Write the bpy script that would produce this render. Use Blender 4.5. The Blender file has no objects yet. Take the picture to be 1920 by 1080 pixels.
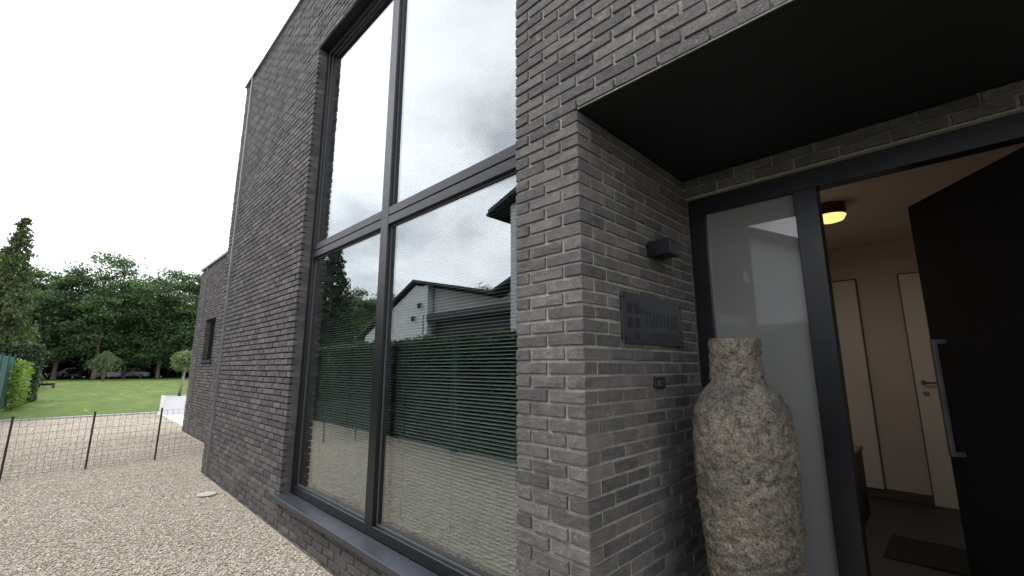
import bpy, bmesh, math, random
import numpy as np
from mathutils import Vector, Matrix, noise as mnoise
R = math.radians
scn = bpy.context.scene
COL = scn.collection

# ---------------------------------------------------------------- camera
G = -1.42                      # ground level; the camera is at eye height z = 0
cam_d = bpy.data.cameras.new('camera'); cam = bpy.data.objects.new('camera', cam_d); COL.objects.link(cam)
cam.location = (0, -1.5, 0); cam.rotation_euler = (R(90 + 10.38), 0, R(45))
cam_d.sensor_width = 36; cam_d.lens = 36 * 819 / 1920; cam_d.clip_start = 0.02; cam_d.clip_end = 600
scn.camera = cam

# ---------------------------------------------------------------- sky, sun, exposure
SUN_EL, SUN_AZ = R(63), R(216)
w = bpy.data.worlds.new('World'); scn.world = w; w.use_nodes = True
nt = w.node_tree; nt.nodes.clear()
def wn(t, **k):
    n = nt.nodes.new(t)
    for a, b in k.items(): setattr(n, a, b)
    return n
out = wn('ShaderNodeOutputWorld'); bg = wn('ShaderNodeBackground'); bg.inputs['Strength'].default_value = 0.12
sky = wn('ShaderNodeTexSky', sky_type='NISHITA'); sky.sun_disc = False
sky.sun_elevation = SUN_EL; sky.sun_rotation = SUN_AZ; sky.air_density = 1.0; sky.dust_density = 3.0
tc = wn('ShaderNodeTexCoord'); mp = wn('ShaderNodeMapping'); mp.inputs['Scale'].default_value = (1, 1, 1.9)
mp.inputs['Location'].default_value = (0.3, 0.1, 0.5)
n1 = wn('ShaderNodeTexNoise'); n1.inputs['Scale'].default_value = 2.1; n1.inputs['Detail'].default_value = 7; n1.inputs['Roughness'].default_value = .5
n1.inputs['Distortion'].default_value = .25
cr = wn('ShaderNodeValToRGB'); e = cr.color_ramp.elements
e[0].position = .38; e[0].color = (7.8, 8.1, 8.7, 1); e[1].position = .66; e[1].color = (17.3, 17.7, 18.4, 1)
mid = cr.color_ramp.elements.new(.5); mid.color = (13.2, 13.5, 14.2, 1)
mx = wn('ShaderNodeMix', data_type='RGBA'); mx.inputs[0].default_value = .93
L = nt.links.new
L(tc.outputs['Generated'], mp.inputs['Vector']); L(mp.outputs[0], n1.inputs['Vector']); L(n1.outputs[0], cr.inputs[0])
L(sky.outputs[0], mx.inputs[6]); L(cr.outputs[0], mx.inputs[7]); L(mx.outputs[2], bg.inputs['Color']); L(bg.outputs[0], out.inputs[0])
sd = bpy.data.lights.new('sun', 'SUN'); sd.energy = 1.3; sd.angle = R(32); sd.color = (1, .97, .93)
sun = bpy.data.objects.new('sun', sd); COL.objects.link(sun)
_d = Vector((math.sin(SUN_AZ) * math.cos(SUN_EL), math.cos(SUN_AZ) * math.cos(SUN_EL), math.sin(SUN_EL)))
sun.rotation_euler = _d.to_track_quat('Z', 'Y').to_euler()
scn.view_settings.view_transform = 'Standard'; scn.view_settings.look = 'None'
scn.view_settings.exposure = 0.5; scn.view_settings.gamma = 1.0; scn.view_settings.use_curve_mapping = False
scn.cycles.max_bounces = 8; scn.cycles.transparent_max_bounces = 16; scn.cycles.caustics_reflective = False; scn.cycles.caustics_refractive = False
scn.cycles.sample_clamp_indirect = 6

# ---------------------------------------------------------------- material helpers
class NT:
    def __init__(s, name):
        s.m = bpy.data.materials.new(name); s.m.use_nodes = True; s.t = s.m.node_tree
        s.b = s.t.nodes['Principled BSDF']; s.out = s.t.nodes['Material Output']
    def n(s, t, **k):
        n = s.t.nodes.new(t)
        for a, b in k.items(): setattr(n, a, b)
        return n
    def l(s, a, b): s.t.links.new(a, b)
    def pos(s, scale=(1, 1, 1), rot=(0, 0, 0)):
        g = s.n('ShaderNodeNewGeometry'); m = s.n('ShaderNodeMapping'); m.inputs['Scale'].default_value = scale; m.inputs['Rotation'].default_value = rot
        s.l(g.outputs['Position'], m.inputs['Vector']); return m.outputs[0]
    def noise(s, vec, scale, detail=4, rough=.5, dist=0):
        n = s.n('ShaderNodeTexNoise'); n.inputs['Scale'].default_value = scale; n.inputs['Detail'].default_value = detail
        n.inputs['Roughness'].default_value = rough; n.inputs['Distortion'].default_value = dist
        s.l(vec, n.inputs['Vector']); return n.outputs[0]
    def ramp(s, fac, stops):
        r = s.n('ShaderNodeValToRGB'); el = r.color_ramp.elements
        while len(el) < len(stops): el.new(.5)
        for x, (p, c) in zip(el, stops): x.position = p; x.color = (*c, 1)
        s.l(fac, r.inputs[0]); return r.outputs[0]
    def mix(s, fac, a, b, blend='MIX'):
        m = s.n('ShaderNodeMix', data_type='RGBA', blend_type=blend)
        for v, i in ((fac, 0), (a, 6), (b, 7)):
            if isinstance(v, (int, float)): m.inputs[i].default_value = v
            elif isinstance(v, tuple): m.inputs[i].default_value = (*v, 1)
            else: s.l(v, m.inputs[i])
        return m.outputs[2]
    def math(s, op, a, b=0.0):
        m = s.n('ShaderNodeMath', operation=op)
        for v, i in ((a, 0), (b, 1)):
            if isinstance(v, (int, float)): m.inputs[i].default_value = v
            else: s.l(v, m.inputs[i])
        return m.outputs[0]
    def bump(s, h, strength=.5, dist=.01, normal=None):
        b = s.n('ShaderNodeBump'); b.inputs['Strength'].default_value = strength; b.inputs['Distance'].default_value = dist
        s.l(h, b.inputs['Height'])
        if normal: s.l(normal, b.inputs['Normal'])
        return b.outputs[0]
    def done(s, col=None, rough=None, normal=None, metal=0, spec=.5):
        if col is not None:
            if isinstance(col, tuple): s.b.inputs['Base Color'].default_value = (*col, 1)
            else: s.l(col, s.b.inputs['Base Color'])
        if rough is not None:
            if isinstance(rough, (int, float)): s.b.inputs['Roughness'].default_value = rough
            else: s.l(rough, s.b.inputs['Roughness'])
        if normal: s.l(normal, s.b.inputs['Normal'])
        s.b.inputs['Metallic'].default_value = metal; s.b.inputs['Specular IOR Level'].default_value = spec
        return s.m

def paint(name, c, rough=.45, var=.12, bump=.05, scale=30, metal=0, spec=.5):
    a = NT(name); p = a.pos(); n = a.noise(p, scale, 3); n2 = a.noise(p, scale * .12, 4)
    lo = tuple(x * (1 - var) for x in c); hi = tuple(x * (1 + var) for x in c)
    col = a.ramp(n2, [(.3, lo), (.7, hi)])
    r = a.math('ADD', a.math('MULTIPLY', n2, .18), rough - .09)
    return a.done(col, r, a.bump(n, bump, .002), metal, spec)

def mat_brick():
    a = NT('brick_clay'); p = a.pos()
    at = a.n('ShaderNodeAttribute', attribute_name='tone')
    oi = a.n('ShaderNodeObjectInfo')
    t = a.math('FRACT', a.math('ADD', at.outputs['Fac'], oi.outputs['Random']))
    base = a.ramp(t, [(0, (.090, .084, .085)), (.35, (.116, .109, .109)), (.7, (.134, .125, .124)), (1, (.166, .154, .151))])
    blot = a.noise(p, 16, 5, .65)
    c = a.mix(1, base, a.ramp(blot, [(.25, (.70, .70, .72)), (.5, (1, 1, 1)), (.75, (1.32, 1.3, 1.27))]), 'MULTIPLY')
    speck = a.noise(p, 190, 3, .7)
    c = a.mix(1, c, a.ramp(speck, [(.3, (.62, .62, .62)), (.5, (1, 1, 1)), (.72, (1.45, 1.42, 1.38))]), 'MULTIPLY')
    stain = a.math('MULTIPLY', a.ramp(a.noise(p, 9, 6, .75, .6), [(.565, (0, 0, 0)), (.70, (1, 1, 1))]), .72)
    edge = a.ramp(a.noise(p, 60, 4, .7), [(.45, (0, 0, 0)), (.62, (1, 1, 1))])
    c = a.mix(a.math('MULTIPLY', stain, edge), c, (.36, .35, .32))
    fold = a.noise(a.pos((21, 21, 25), (.5, .6, .2)), 1, 5, .62, 1.6)
    v = a.math('ABSOLUTE', a.math('SUBTRACT', a.noise(a.pos((15, 15, 24), (.7, .9, .3)), 1, 3, .55, 1.2), .5))
    cv = a.ramp(v, [(0, (0, 0, 0)), (.035, (1, 1, 1))]); msk = a.ramp(a.noise(p, 7, 2), [(.45, (0, 0, 0)), (.6, (1, 1, 1))])
    cv = a.math('MULTIPLY', a.math('SUBTRACT', 1.0, cv), msk)
    h = a.math('ADD', a.math('MULTIPLY', fold, .8), a.math('MULTIPLY', a.noise(p, 170, 4, .65), .30))
    h = a.math('SUBTRACT', h, a.math('MULTIPLY', cv, .35))
    return a.done(c, .93, a.bump(h, .9, .0065), spec=.25)

def mat_mortar(name='mortar', k=.90):
    a = NT(name); p = a.pos(); n = a.noise(p, 40, 5, .7)
    c = a.ramp(n, [(.3, (.27 * k, .262 * k, .228 * k)), (.7, (.47 * k, .46 * k, .41 * k))])
    c = a.mix(1, c, a.ramp(a.noise(p, 2.2, 4), [(.35, (.72, .72, .72)), (.65, (1.15, 1.15, 1.12))]), 'MULTIPLY')
    return a.done(c, .95, a.bump(a.noise(p, 220, 4, .7), .8, .004), spec=.2)

def mat_gravel(name, obj_rand):
    a = NT(name)
    if obj_rand:
        t = a.n('ShaderNodeObjectInfo').outputs['Random']
        c = a.ramp(t, [(0, (.32, .265, .20)), (.2, (.46, .40, .315)), (.45, (.545, .485, .395)), (.7, (.61, .56, .475)), (.9, (.70, .67, .61)), (1, (.46, .33, .26))])
        c = a.mix(1, c, a.ramp(a.noise(a.pos(), 140, 3), [(.3, (.8, .8, .8)), (.7, (1.15, 1.15, 1.15))]), 'MULTIPLY')
        return a.done(c, .85, spec=.3)
    p = a.pos()
    v = a.n('ShaderNodeTexVoronoi'); v.inputs['Scale'].default_value = 62; a.l(p, v.inputs['Vector'])
    sp = a.n('ShaderNodeSeparateColor'); a.l(v.outputs['Color'], sp.inputs[0])
    c = a.ramp(sp.outputs[0], [(0, (.37, .31, .24)), (.3, (.47, .415, .335)), (.7, (.56, .505, .42)), (1, (.64, .60, .53))])
    d = a.ramp(v.outputs['Distance'], [(.25, (1, 1, 1)), (.8, (.55, .53, .5))])
    c = a.mix(.7, c, a.mix(1, c, d, 'MULTIPLY'))
    c = a.mix(1, c, a.ramp(a.noise(p, .9, 5), [(.3, (.88, .87, .85)), (.7, (1.1, 1.1, 1.1))]), 'MULTIPLY')
    return a.done(c, .9, a.bump(a.math('SUBTRACT', 1, v.outputs['Distance']), .9, .012), spec=.25)

def mat_grass():
    a = NT('lawn_grass'); p = a.pos()
    c = a.ramp(a.noise(a.pos((.5, 2.4, 1)), .55, 5, .6), [(.3, (.080, .125, .032)), (.55, (.112, .160, .043)), (.75, (.165, .205, .068))])
    c = a.mix(1, c, a.ramp(a.noise(p, 22, 5, .7), [(.3, (.55, .6, .52)), (.7, (1.3, 1.25, 1.22))]), 'MULTIPLY'); c = a.mix(1, c, a.ramp(a.noise(p, 2.2, 5, .7), [(.35, (.78, .82, .76)), (.65, (1.16, 1.12, 1.1))]), 'MULTIPLY')
    dry = a.ramp(a.noise(a.pos((.25, 1.3, 1)), .8, 3, .5, 2.5), [(.64, (0, 0, 0)), (.70, (1, 1, 1))])
    c = a.mix(a.math('MULTIPLY', dry, .35), c, (.33, .35, .12))
    return a.done(c, .9, a.bump(a.noise(p, 30, 4, .7), .6, .04), spec=.2)

def mat_leaf(name, lo, hi, trans=.35):
    a = NT(name); at = a.n('ShaderNodeAttribute', attribute_name='tone'); oi = a.n('ShaderNodeObjectInfo')
    t = a.math('ADD', a.math('MULTIPLY', at.outputs['Fac'], .8), a.math('MULTIPLY', oi.outputs['Random'], .2))
    c = a.ramp(t, [(0, lo), (1, hi)])
    a.done(c, .65, spec=.3)
    tr = a.n('ShaderNodeBsdfTranslucent'); a.l(a.mix(1, c, (1.1, 1.25, .6), 'MULTIPLY'), tr.inputs[0])
    ms = a.n('ShaderNodeMixShader'); ms.inputs[0].default_value = trans
    a.l(a.b.outputs[0], ms.inputs[1]); a.l(tr.outputs[0], ms.inputs[2]); a.l(ms.outputs[0], a.out.inputs[0])
    return a.m

def mat_bark(name='bark', c=(.11, .085, .065)):
    a = NT(name); n = a.noise(a.pos((6, 6, 1)), 3, 5, .7)
    return a.done(a.ramp(n, [(.3, tuple(x * .5 for x in c)), (.7, tuple(x * 1.4 for x in c))]), .95, a.bump(n, .8, .03), spec=.2)

def mat_glass(name, refl, tint, rough=.0):
    a = NT(name); a.t.nodes.remove(a.b)
    g = a.n('ShaderNodeNewGeometry'); dt = a.n('ShaderNodeVectorMath', operation='DOT_PRODUCT'); a.l(g.outputs['Normal'], dt.inputs[0]); a.l(g.outputs['Incoming'], dt.inputs[1])
    sch = a.math('POWER', a.math('SUBTRACT', 1.0, a.math('ABSOLUTE', dt.outputs['Value'])), 4.0)
    fac = a.math('ADD', a.math('MULTIPLY', sch, 1 - refl), refl)
    gl = a.n('ShaderNodeBsdfGlossy'); gl.inputs['Roughness'].default_value = rough; gl.inputs['Color'].default_value = (.97, .985, 1, 1)
    tr = a.n('ShaderNodeBsdfTransparent'); tr.inputs[0].default_value = (*tint, 1)
    ms = a.n('ShaderNodeMixShader'); a.l(fac, ms.inputs[0]); a.l(tr.outputs[0], ms.inputs[1]); a.l(gl.outputs[0], ms.inputs[2]); a.l(ms.outputs[0], a.out.inputs[0])
    return a.m

def mat_emit(name, c, s):
    a = NT(name); a.b.inputs['Base Color'].default_value = (*c, 1)
    a.b.inputs['Emission Color'].default_value = (*c, 1); a.b.inputs['Emission Strength'].default_value = s
    return a.m

M = {}
M['brick'] = mat_brick(); M['mortar'] = mat_mortar(); M['mortar_shaded'] = mat_mortar('shaded_joint', .34)  # second mortar: shade of the deep joints put into a darker colour
M['gravel'] = mat_gravel('gravel_bed', False); M['stone'] = mat_gravel('gravel_stone', True)
M['grass'] = mat_grass()
M['leaf_tree'] = mat_leaf('leaf_tree', (.034, .062, .036), (.165, .235, .115))
M['leaf_dark'] = mat_leaf('leaf_dark', (.006, .013, .007), (.028, .046, .020), .15)
M['leaf_conifer'] = mat_leaf('leaf_conifer', (.038, .060, .022), (.145, .180, .068), .2)
M['leaf_spruce'] = mat_leaf('leaf_spruce', (.012, .022, .013), (.045, .062, .035), .15)
M['leaf_hedge'] = mat_leaf('leaf_hedge', (.014, .030, .016), (.058, .095, .040), .22)
M['leaf_bright'] = mat_leaf('leaf_bright', (.07, .13, .022), (.26, .36, .085), .35)
M['leaf_olive'] = mat_leaf('leaf_olive', (.07, .11, .045), (.25, .30, .15), .3)
M['leaf_weep'] = mat_leaf('leaf_weep', (.06, .09, .04), (.18, .22, .11), .3)
M['bark'] = mat_bark(); M['bark_pale'] = mat_bark('bark_pale', (.34, .31, .27))
M['frame'] = paint('frame_powdercoat', (.007, .008, .011), .36, .1, .04, 60)
M['frame_edge'] = paint('glazing_bead', (.09, .095, .10), .4, .1, .03, 60)
M['sill'] = paint('sill_bluestone', (.036, .040, .052), .42, .18, .08, 26)
M['soffit'] = paint('soffit_panel', (.0065, .008, .009), .6, .15, .05, 20)
M['leafdoor'] = paint('door_leaf', (.006, .006, .007), .55, .15, .04, 20, spec=.25)
M['steel'] = paint('brushed_steel', (.22, .22, .235), .38, .1, .05, 80, metal=.9)
M['coping'] = paint('zinc_coping', (.27, .28, .30), .4, .12, .05, 14, metal=.4)
M['rail'] = paint('movement_joint_profile', (.30, .305, .32), .34, .1, .0, 30, metal=.6)
M['glass'] = mat_glass('window_glass', .215, (.82, .87, .86))
M['glass_dark'] = mat_glass('small_window_glass', .04, (.6, .64, .64))
M['slat'] = paint('blind_slat', (.47, .475, .45), .45, .06, .02, 30)
M['cord'] = paint('blind_cord', (.10, .09, .09), .8)
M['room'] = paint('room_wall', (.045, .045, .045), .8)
M['hallwall'] = paint('hall_wall', (.66, .61, .565), .8, .05, .05, 12)
M['halldoor'] = paint('hall_door', (.78, .745, .71), .5, .05, .03, 12)
M['hallgap'] = paint('hall_gap', (.12, .105, .09), .8)
M['hallfloor'] = paint('hall_floor_tile', (.055, .053, .052), .5, .2, .05, 8)
M['mat'] = paint('doormat_fibre', (.018, .018, .018), .95, .3, .6, 300)
M['white'] = paint('white_render', (.80, .80, .80), .7, .04, .1, 30)
M['siding'] = paint('white_siding', (.60, .60, .61), .7, .05, .1, 20)
M['cladding'] = paint('grey_cladding', (.36, .36, .36), .7, .08, .1, 20)
M['tile_roof'] = paint('roof_tile', (.035, .034, .036), .7, .35, .3, 14)
M['fascia'] = paint('fascia_black', (.018, .018, .02), .6)
M['carport'] = paint('carport_black', (.012, .012, .013), .6)
M['kerb'] = paint('kerb_concrete', (.50, .49, .46), .85, .12, .3, 30)
M['terrace'] = paint('terrace_tile', (.66, .67, .69), .6, .08, .1, 10)
M['ground'] = paint('soil', (.06, .075, .035), .95, .4, .5, 4)
M['porch'] = paint('porch_bluestone', (.085, .088, .095), .6, .2, .1, 10)
M['wire'] = paint('fence_wire', (.17, .19, .18), .6)
M['postm'] = paint('fence_post', (.035, .032, .032), .5)
M['lid'] = paint('drain_lid', (.50, .50, .43), .7, .1, .3, 60)
M['wood_dark'] = paint('dark_wood', (.055, .038, .03), .7, .3, .3, 20)
M['car_grey'] = paint('car_silver', (.30, .31, .35), .3, .05)
M['car_teal'] = paint('car_white', (.45, .50, .50), .3, .05)
M['car_dark'] = paint('car_dark', (.07, .07, .10), .3, .05)
M['carglass'] = paint('car_glass', (.03, .045, .05), .12)
M['tyre'] = paint('tyre', (.02, .02, .02), .9)
M['bell_black'] = paint('bell_plate', (.012, .012, .013), .3)
M['cabinet'] = paint('cabinet_dark', (.03, .028, .027), .5)
M['cabtop'] = paint('cabinet_top', (.25, .2, .15), .5)

def mat_screen():
    a = NT('teal_netting'); p = a.pos(); n = a.noise(a.pos((1, 1, 30)), 3, 3)
    return a.done(a.ramp(n, [(.3, (.008, .05, .047)), (.7, (.018, .085, .078))]), .7, a.bump(n, .4, .01), spec=.3)
M['teal'] = mat_screen()
def mat_frost():
    a = NT('frosted_glass'); p = a.pos()
    a.done(a.ramp(a.noise(p, .8, 2), [(.3, (.30, .31, .312)), (.7, (.34, .35, .352))]), .75)
    a.b.inputs['Coat Weight'].default_value = 1.0; a.b.inputs['Coat Roughness'].default_value = .012; a.b.inputs['Coat IOR'].default_value = 2.3
    tr = a.n('ShaderNodeBsdfTranslucent'); tr.inputs[0].default_value = (.6, .58, .54, 1)
    ms = a.n('ShaderNodeMixShader'); ms.inputs[0].default_value = .4
    a.l(a.b.outputs[0], ms.inputs[1]); a.l(tr.outputs[0], ms.inputs[2]); a.l(ms.outputs[0], a.out.inputs[0]); return a.m
M['frost'] = mat_frost()
def mat_sign(name, c, coat):
    a = NT(name); a.done(c, .5); a.b.inputs['Coat Weight'].default_value = coat; a.b.inputs['Coat Roughness'].default_value = .12; return a.m
M['acrylic'] = mat_sign('sign_acrylic', (.022, .025, .031), .3)
M['acrylic_ink'] = mat_sign('sign_ink', (.009, .010, .014), .1)
def mat_vase():
    a = NT('weathered_stone'); p = a.pos()
    n = a.noise(p, 26, 6, .72, .4); n2 = a.noise(p, 110, 5, .75); n3 = a.noise(p, 5.5, 4, .6)
    c = a.ramp(n, [(.30, (.085, .076, .067)), (.46, (.235, .212, .186)), (.72, (.37, .34, .30))])
    c = a.mix(1, c, a.ramp(n2, [(.36, (.28, .27, .26)), (.47, (.92, .92, .92)), (.66, (1.55, 1.53, 1.48))]), 'MULTIPLY')
    c = a.mix(1, c, a.ramp(n3, [(.32, (.66, .67, .70)), (.6, (1.10, 1.07, 1.0))]), 'MULTIPLY')
    h = a.math('ADD', a.math('MULTIPLY', n, 1.0), a.math('MULTIPLY', n2, .5))
    return a.done(c, .95, a.bump(h, 1.0, .030), spec=.2)
M['vase'] = mat_vase()
M['lamp_glow'] = mat_emit('lamp_glass', (1.0, .55, .17), 1.25)
M['lamp_body'] = paint('lamp_copper', (.11, .045, .022), .35, metal=.5)

# ---------------------------------------------------------------- object helpers
def link(name, me, mat=None, parent=None, loc=(0, 0, 0), rot=(0, 0, 0)):
    o = bpy.data.objects.new(name, me); COL.objects.link(o)
    if mat is not None and me is not None: me.materials.clear(); me.materials.append(mat)
    if parent: o.parent = parent
    o.location = loc; o.rotation_euler = rot
    return o
def tag(o, label, cat, group=None, kind=None):
    o['label'] = label; o['category'] = cat
    if group: o['group'] = group
    if kind: o['kind'] = kind
    return o
def thing(name, label, cat, loc=(0, 0, 0), rz=0, group=None):
    o = bpy.data.objects.new(name, None); COL.objects.link(o); o.location = loc; o.rotation_euler = (0, 0, rz); o.empty_display_size = .2
    return tag(o, label, cat, group)
def struct(o, label=None):
    o['kind'] = 'structure'
    if label: o['label'] = label
    return o
class MB:
    """collects simple shapes into one mesh"""
    def __init__(s): s.bm = bmesh.new()
    def box(s, x0, x1, y0, y1, z0, z1, bev=0, mtx=None):
        r = bmesh.ops.create_cube(s.bm, size=1)
        T = Matrix.Translation(((x0 + x1) / 2, (y0 + y1) / 2, (z0 + z1) / 2)) @ Matrix.Diagonal((x1 - x0, y1 - y0, z1 - z0, 1))
        bmesh.ops.transform(s.bm, matrix=T, verts=r['verts'])
        vs = r['verts']
        if bev:
            es = {e for v in vs for e in v.link_edges}
            rr = bmesh.ops.bevel(s.bm, geom=list(es), offset=bev, segments=1, affect='EDGES', profile=.5)
            vs = list({v for f in rr['faces'] for v in f.verts})
        if mtx is not None: bmesh.ops.transform(s.bm, matrix=mtx, verts=vs)
        return s
    def tube(s, pts, r, seg=8):
        rs = r if isinstance(r, (list, tuple)) else [r] * len(pts)
        rings = []
        for i, p in enumerate(pts):
            p = Vector(p); a = Vector(pts[max(i - 1, 0)]); b = Vector(pts[min(i + 1, len(pts) - 1)])
            q = (b - a).normalized().to_track_quat('Z', 'Y')
            rings.append([s.bm.verts.new(p + q @ Vector((math.cos(t * 2 * math.pi / seg) * rs[i], math.sin(t * 2 * math.pi / seg) * rs[i], 0))) for t in range(seg)])
        for a, b in zip(rings, rings[1:]):
            for t in range(seg): s.bm.faces.new((a[t], a[(t + 1) % seg], b[(t + 1) % seg], b[t]))
        s.bm.faces.new(rings[0][::-1]); s.bm.faces.new(rings[-1]); return s
    def prism(s, poly, y0, y1):          # polygon in x,z extruded along y
        a = [s.bm.verts.new((x, y0, z)) for x, z in poly]; b = [s.bm.verts.new((x, y1, z)) for x, z in poly]
        n = len(poly); s.bm.faces.new(a); s.bm.faces.new(b[::-1])
        for i in range(n): s.bm.faces.new((a[i], b[i], b[(i + 1) % n], a[(i + 1) % n]))
        return s
    def mesh(s, name, smooth=False):
        bmesh.ops.recalc_face_normals(s.bm, faces=s.bm.faces)
        me = bpy.data.meshes.new(name); s.bm.to_mesh(me); s.bm.free()
        if smooth: me.polygons.foreach_set('use_smooth', [True] * len(me.polygons))
        return me
    def build(s, name, mat, parent=None, loc=(0, 0, 0), smooth=False, rot=(0, 0, 0)):
        return link(name, s.mesh(name, smooth), mat, parent, loc, rot)
def boxobj(name, mat, parent, x0, x1, y0, y1, z0, z1, bev=0):
    return MB().box(x0, x1, y0, y1, z0, z1, bev).build(name, mat, parent)
def npmesh(name, V, F, tone=None, smooth=False):
    """V (n,3), F (m,k) constant size polygons"""
    V = np.asarray(V, np.float32); F = np.asarray(F, np.int32); m, k = F.shape
    me = bpy.data.meshes.new(name); me.vertices.add(len(V)); me.vertices.foreach_set('co', V.ravel())
    me.loops.add(m * k); me.loops.foreach_set('vertex_index', F.ravel())
    me.polygons.add(m); me.polygons.foreach_set('loop_start', np.arange(0, m * k, k, dtype=np.int32))
    if smooth: me.polygons.foreach_set('use_smooth', np.ones(m, bool))
    me.polygons.foreach_set('use_smooth', np.full(m, bool(smooth))); me.update(calc_edges=True)
    if tone is not None:
        at = me.attributes.new('tone', 'FLOAT', 'POINT'); at.data.foreach_set('value', np.asarray(tone, np.float32))
    return me
def sheet(name, x0, x1, y0, y1, z, mat):
    me = bpy.data.meshes.new(name); me.from_pydata([(x0, y0, z), (x1, y0, z), (x1, y1, z), (x0, y1, z)], [], [(0, 1, 2, 3)])
    return link(name, me, mat)

# ================================================================ SETTING
struct(sheet('ground', -260, 200, -220, 220, G - .03, M['ground']))
struct(sheet('gravel_ground', -18.25, 12, -3.3, 4, G - .012, M['gravel']))
# lawn: gently uneven sheet
def lawn():
    nx, ny = 60, 40; xs = np.linspace(-78, -18.45, nx); ys = np.linspace(-3.1, 32, ny)
    V = [(x, y, G + .0 + .03 * mnoise.noise(Vector((x * .2, y * .2, 0)))) for x in xs for y in ys]
    F = [(i * ny + j, (i + 1) * ny + j, (i + 1) * ny + j + 1, i * ny + j + 1) for i in range(nx - 1) for j in range(ny - 1)]
    o = link('lawn', npmesh('lawn', V, F, smooth=True), M['grass']); struct(o)
lawn()
k = MB()
for i in range(9): k.box(-18.45, -18.33, -3.3 + i * .5 + .003, -3.3 + (i + 1) * .5 - .003, G - .1, G + .035, .006)
struct(k.build('kerb', M['kerb']))
tr = MB()
for i in range(6):
    for j in range(5):
        x0 = -18.3 + i * .9; y0 = .70 + j * .9
        tr.box(x0 + .004, x0 + .896, y0 + .004, y0 + .896, G - .08, G + .012, .004)
struct(tr.build('terrace', M['terrace']))
boxo = MB().box(-1.07, 1.29, .05, 1.155, G - .1, G + .03, .004).build('porch_floor', M['porch']); struct(boxo)

# gravel stones (geometry nodes): nobody could count them
def gravel():
    rects = [(-4.4, -.5, -3.2, -.02, 5200), (-7.66, -4.4, -3.2, -.02, 4200), (-10.2, -7.66, -3.2, .5, 2400), (-12.9, -10.2, -3.2, .5, 1200), (-18.3, -12.9, -3.2, .66, 700)]
    V, F = [], []
    for i, (a, b, c, d, _) in enumerate(rects): V += [(a, c, G - .006), (b, c, G - .006), (b, d, G - .006), (a, d, G - .006)]; F.append((4 * i, 4 * i + 1, 4 * i + 2, 4 * i + 3))
    me = bpy.data.meshes.new('gravel'); me.from_pydata(V, [], F)
    at = me.attributes.new('dens', 'FLOAT', 'FACE'); at.data.foreach_set('value', [float(r[4]) for r in rects])
    o = link('gravel', me, M['stone'])
    tag(o, 'loose beige and white gravel chips covering the yard beside the brick wall', 'gravel', kind='stuff')
    ng = bpy.data.node_groups.new('gravel_scatter', 'GeometryNodeTree')
    ng.interface.new_socket('Geometry', in_out='INPUT', socket_type='NodeSocketGeometry'); ng.interface.new_socket('Geometry', in_out='OUTPUT', socket_type='NodeSocketGeometry')
    N = ng.nodes.new; gi = N('NodeGroupInput'); go = N('NodeGroupOutput')
    dp = N('GeometryNodeDistributePointsOnFaces'); na = N('GeometryNodeInputNamedAttribute'); na.data_type = 'FLOAT'; na.inputs[0].default_value = 'dens'
    ico = N('GeometryNodeMeshIcoSphere'); ico.inputs['Radius'].default_value = 1; ico.inputs['Subdivisions'].default_value = 1
    sm = N('GeometryNodeSetMaterial'); sm.inputs['Material'].default_value = M['stone']
    iop = N('GeometryNodeInstanceOnPoints')
    rs = N('FunctionNodeRandomValue'); rs.data_type = 'FLOAT_VECTOR'; rs.inputs[0].default_value = (.0045, .004, .0022); rs.inputs[1].default_value = (.0125, .0085, .0050)
    rr = N('FunctionNodeRandomValue'); rr.data_type = 'FLOAT_VECTOR'; rr.inputs[0].default_value = (-.6, -.6, 0); rr.inputs[1].default_value = (.6, .6, 6.28)
    K = ng.links.new
    K(gi.outputs[0], dp.inputs['Mesh'])
    K(na.outputs['Attribute'], dp.inputs['Density'])
    K(dp.outputs['Points'], iop.inputs['Points']); K(ico.outputs['Mesh'], sm.inputs['Geometry']); K(sm.outputs[0], iop.inputs['Instance'])
    K(rs.outputs[0], iop.inputs['Scale']); K(rr.outputs[0], iop.inputs['Rotation']); K(iop.outputs[0], go.inputs[0])
    md = o.modifiers.new('scatter', 'NODES'); md.node_group = ng
gravel()

# ================================================================ BRICK HOUSE
house = thing('brick_house', 'dark grey brick house with tall window and black recessed porch', 'house', (-1.08, 0, G))
def part(o):                      # keep world coordinates while parenting to the house
    o.parent = house; o.matrix_parent_inverse = Matrix.Translation(house.location).inverted(); return o
Z0 = 1.17                          # underside of the brick over the porch; courses are 60 mm
ZB = Z0 - .06 * 44
ZT = 4.53
YL = .55                           # face of the low wing
XL = -12.9
core = MB()
core.box(-4.49, -1.47, .014, .34, G - .2, -1.172)
core.box(-4.49, -1.47, .014, .34, 3.455, ZT)
core.box(-1.47, -1.0875, .0095, 1.30, G - .2, 1.172)
core.box(-1.47, 3.2, .0095, .12, 1.172, ZT)
core.box(1.314, 3.2, .014, .34, G - .2, 1.171)
core.box(-1.09, 1.31, 1.134, 1.34, 1.056, 1.6)
core.box(1.314, 1.6, .34, 1.3, G - .2, 1.2)
core.box(.455, 1.314, 1.20, 1.34, G - .2, 1.055)                          # beside the door
wall = part(core.build('wall', M['mortar']))
core = MB()
core.box(-7.27 + .012, -4.49, .032, .34, G - .2, ZT)                      # left of window
core.box(-7.668, -7.27 - .012, .032, .34, G - .2, ZT)
core.box(-7.2815, -7.259, .05, .33, G - .2, ZT - .01)
core.box(XL + .012, -11.69, YL + .030, YL + .4, G - .2, 2.34)
core.box(-10.76, -7.5, YL + .030, YL + .4, G - .2, 2.34)
core.box(-11.69, -10.76, YL + .030, YL + .4, 1.06, 2.34)
core.box(-11.69, -10.76, YL + .030, YL + .4, G - .2, .11)
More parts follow.
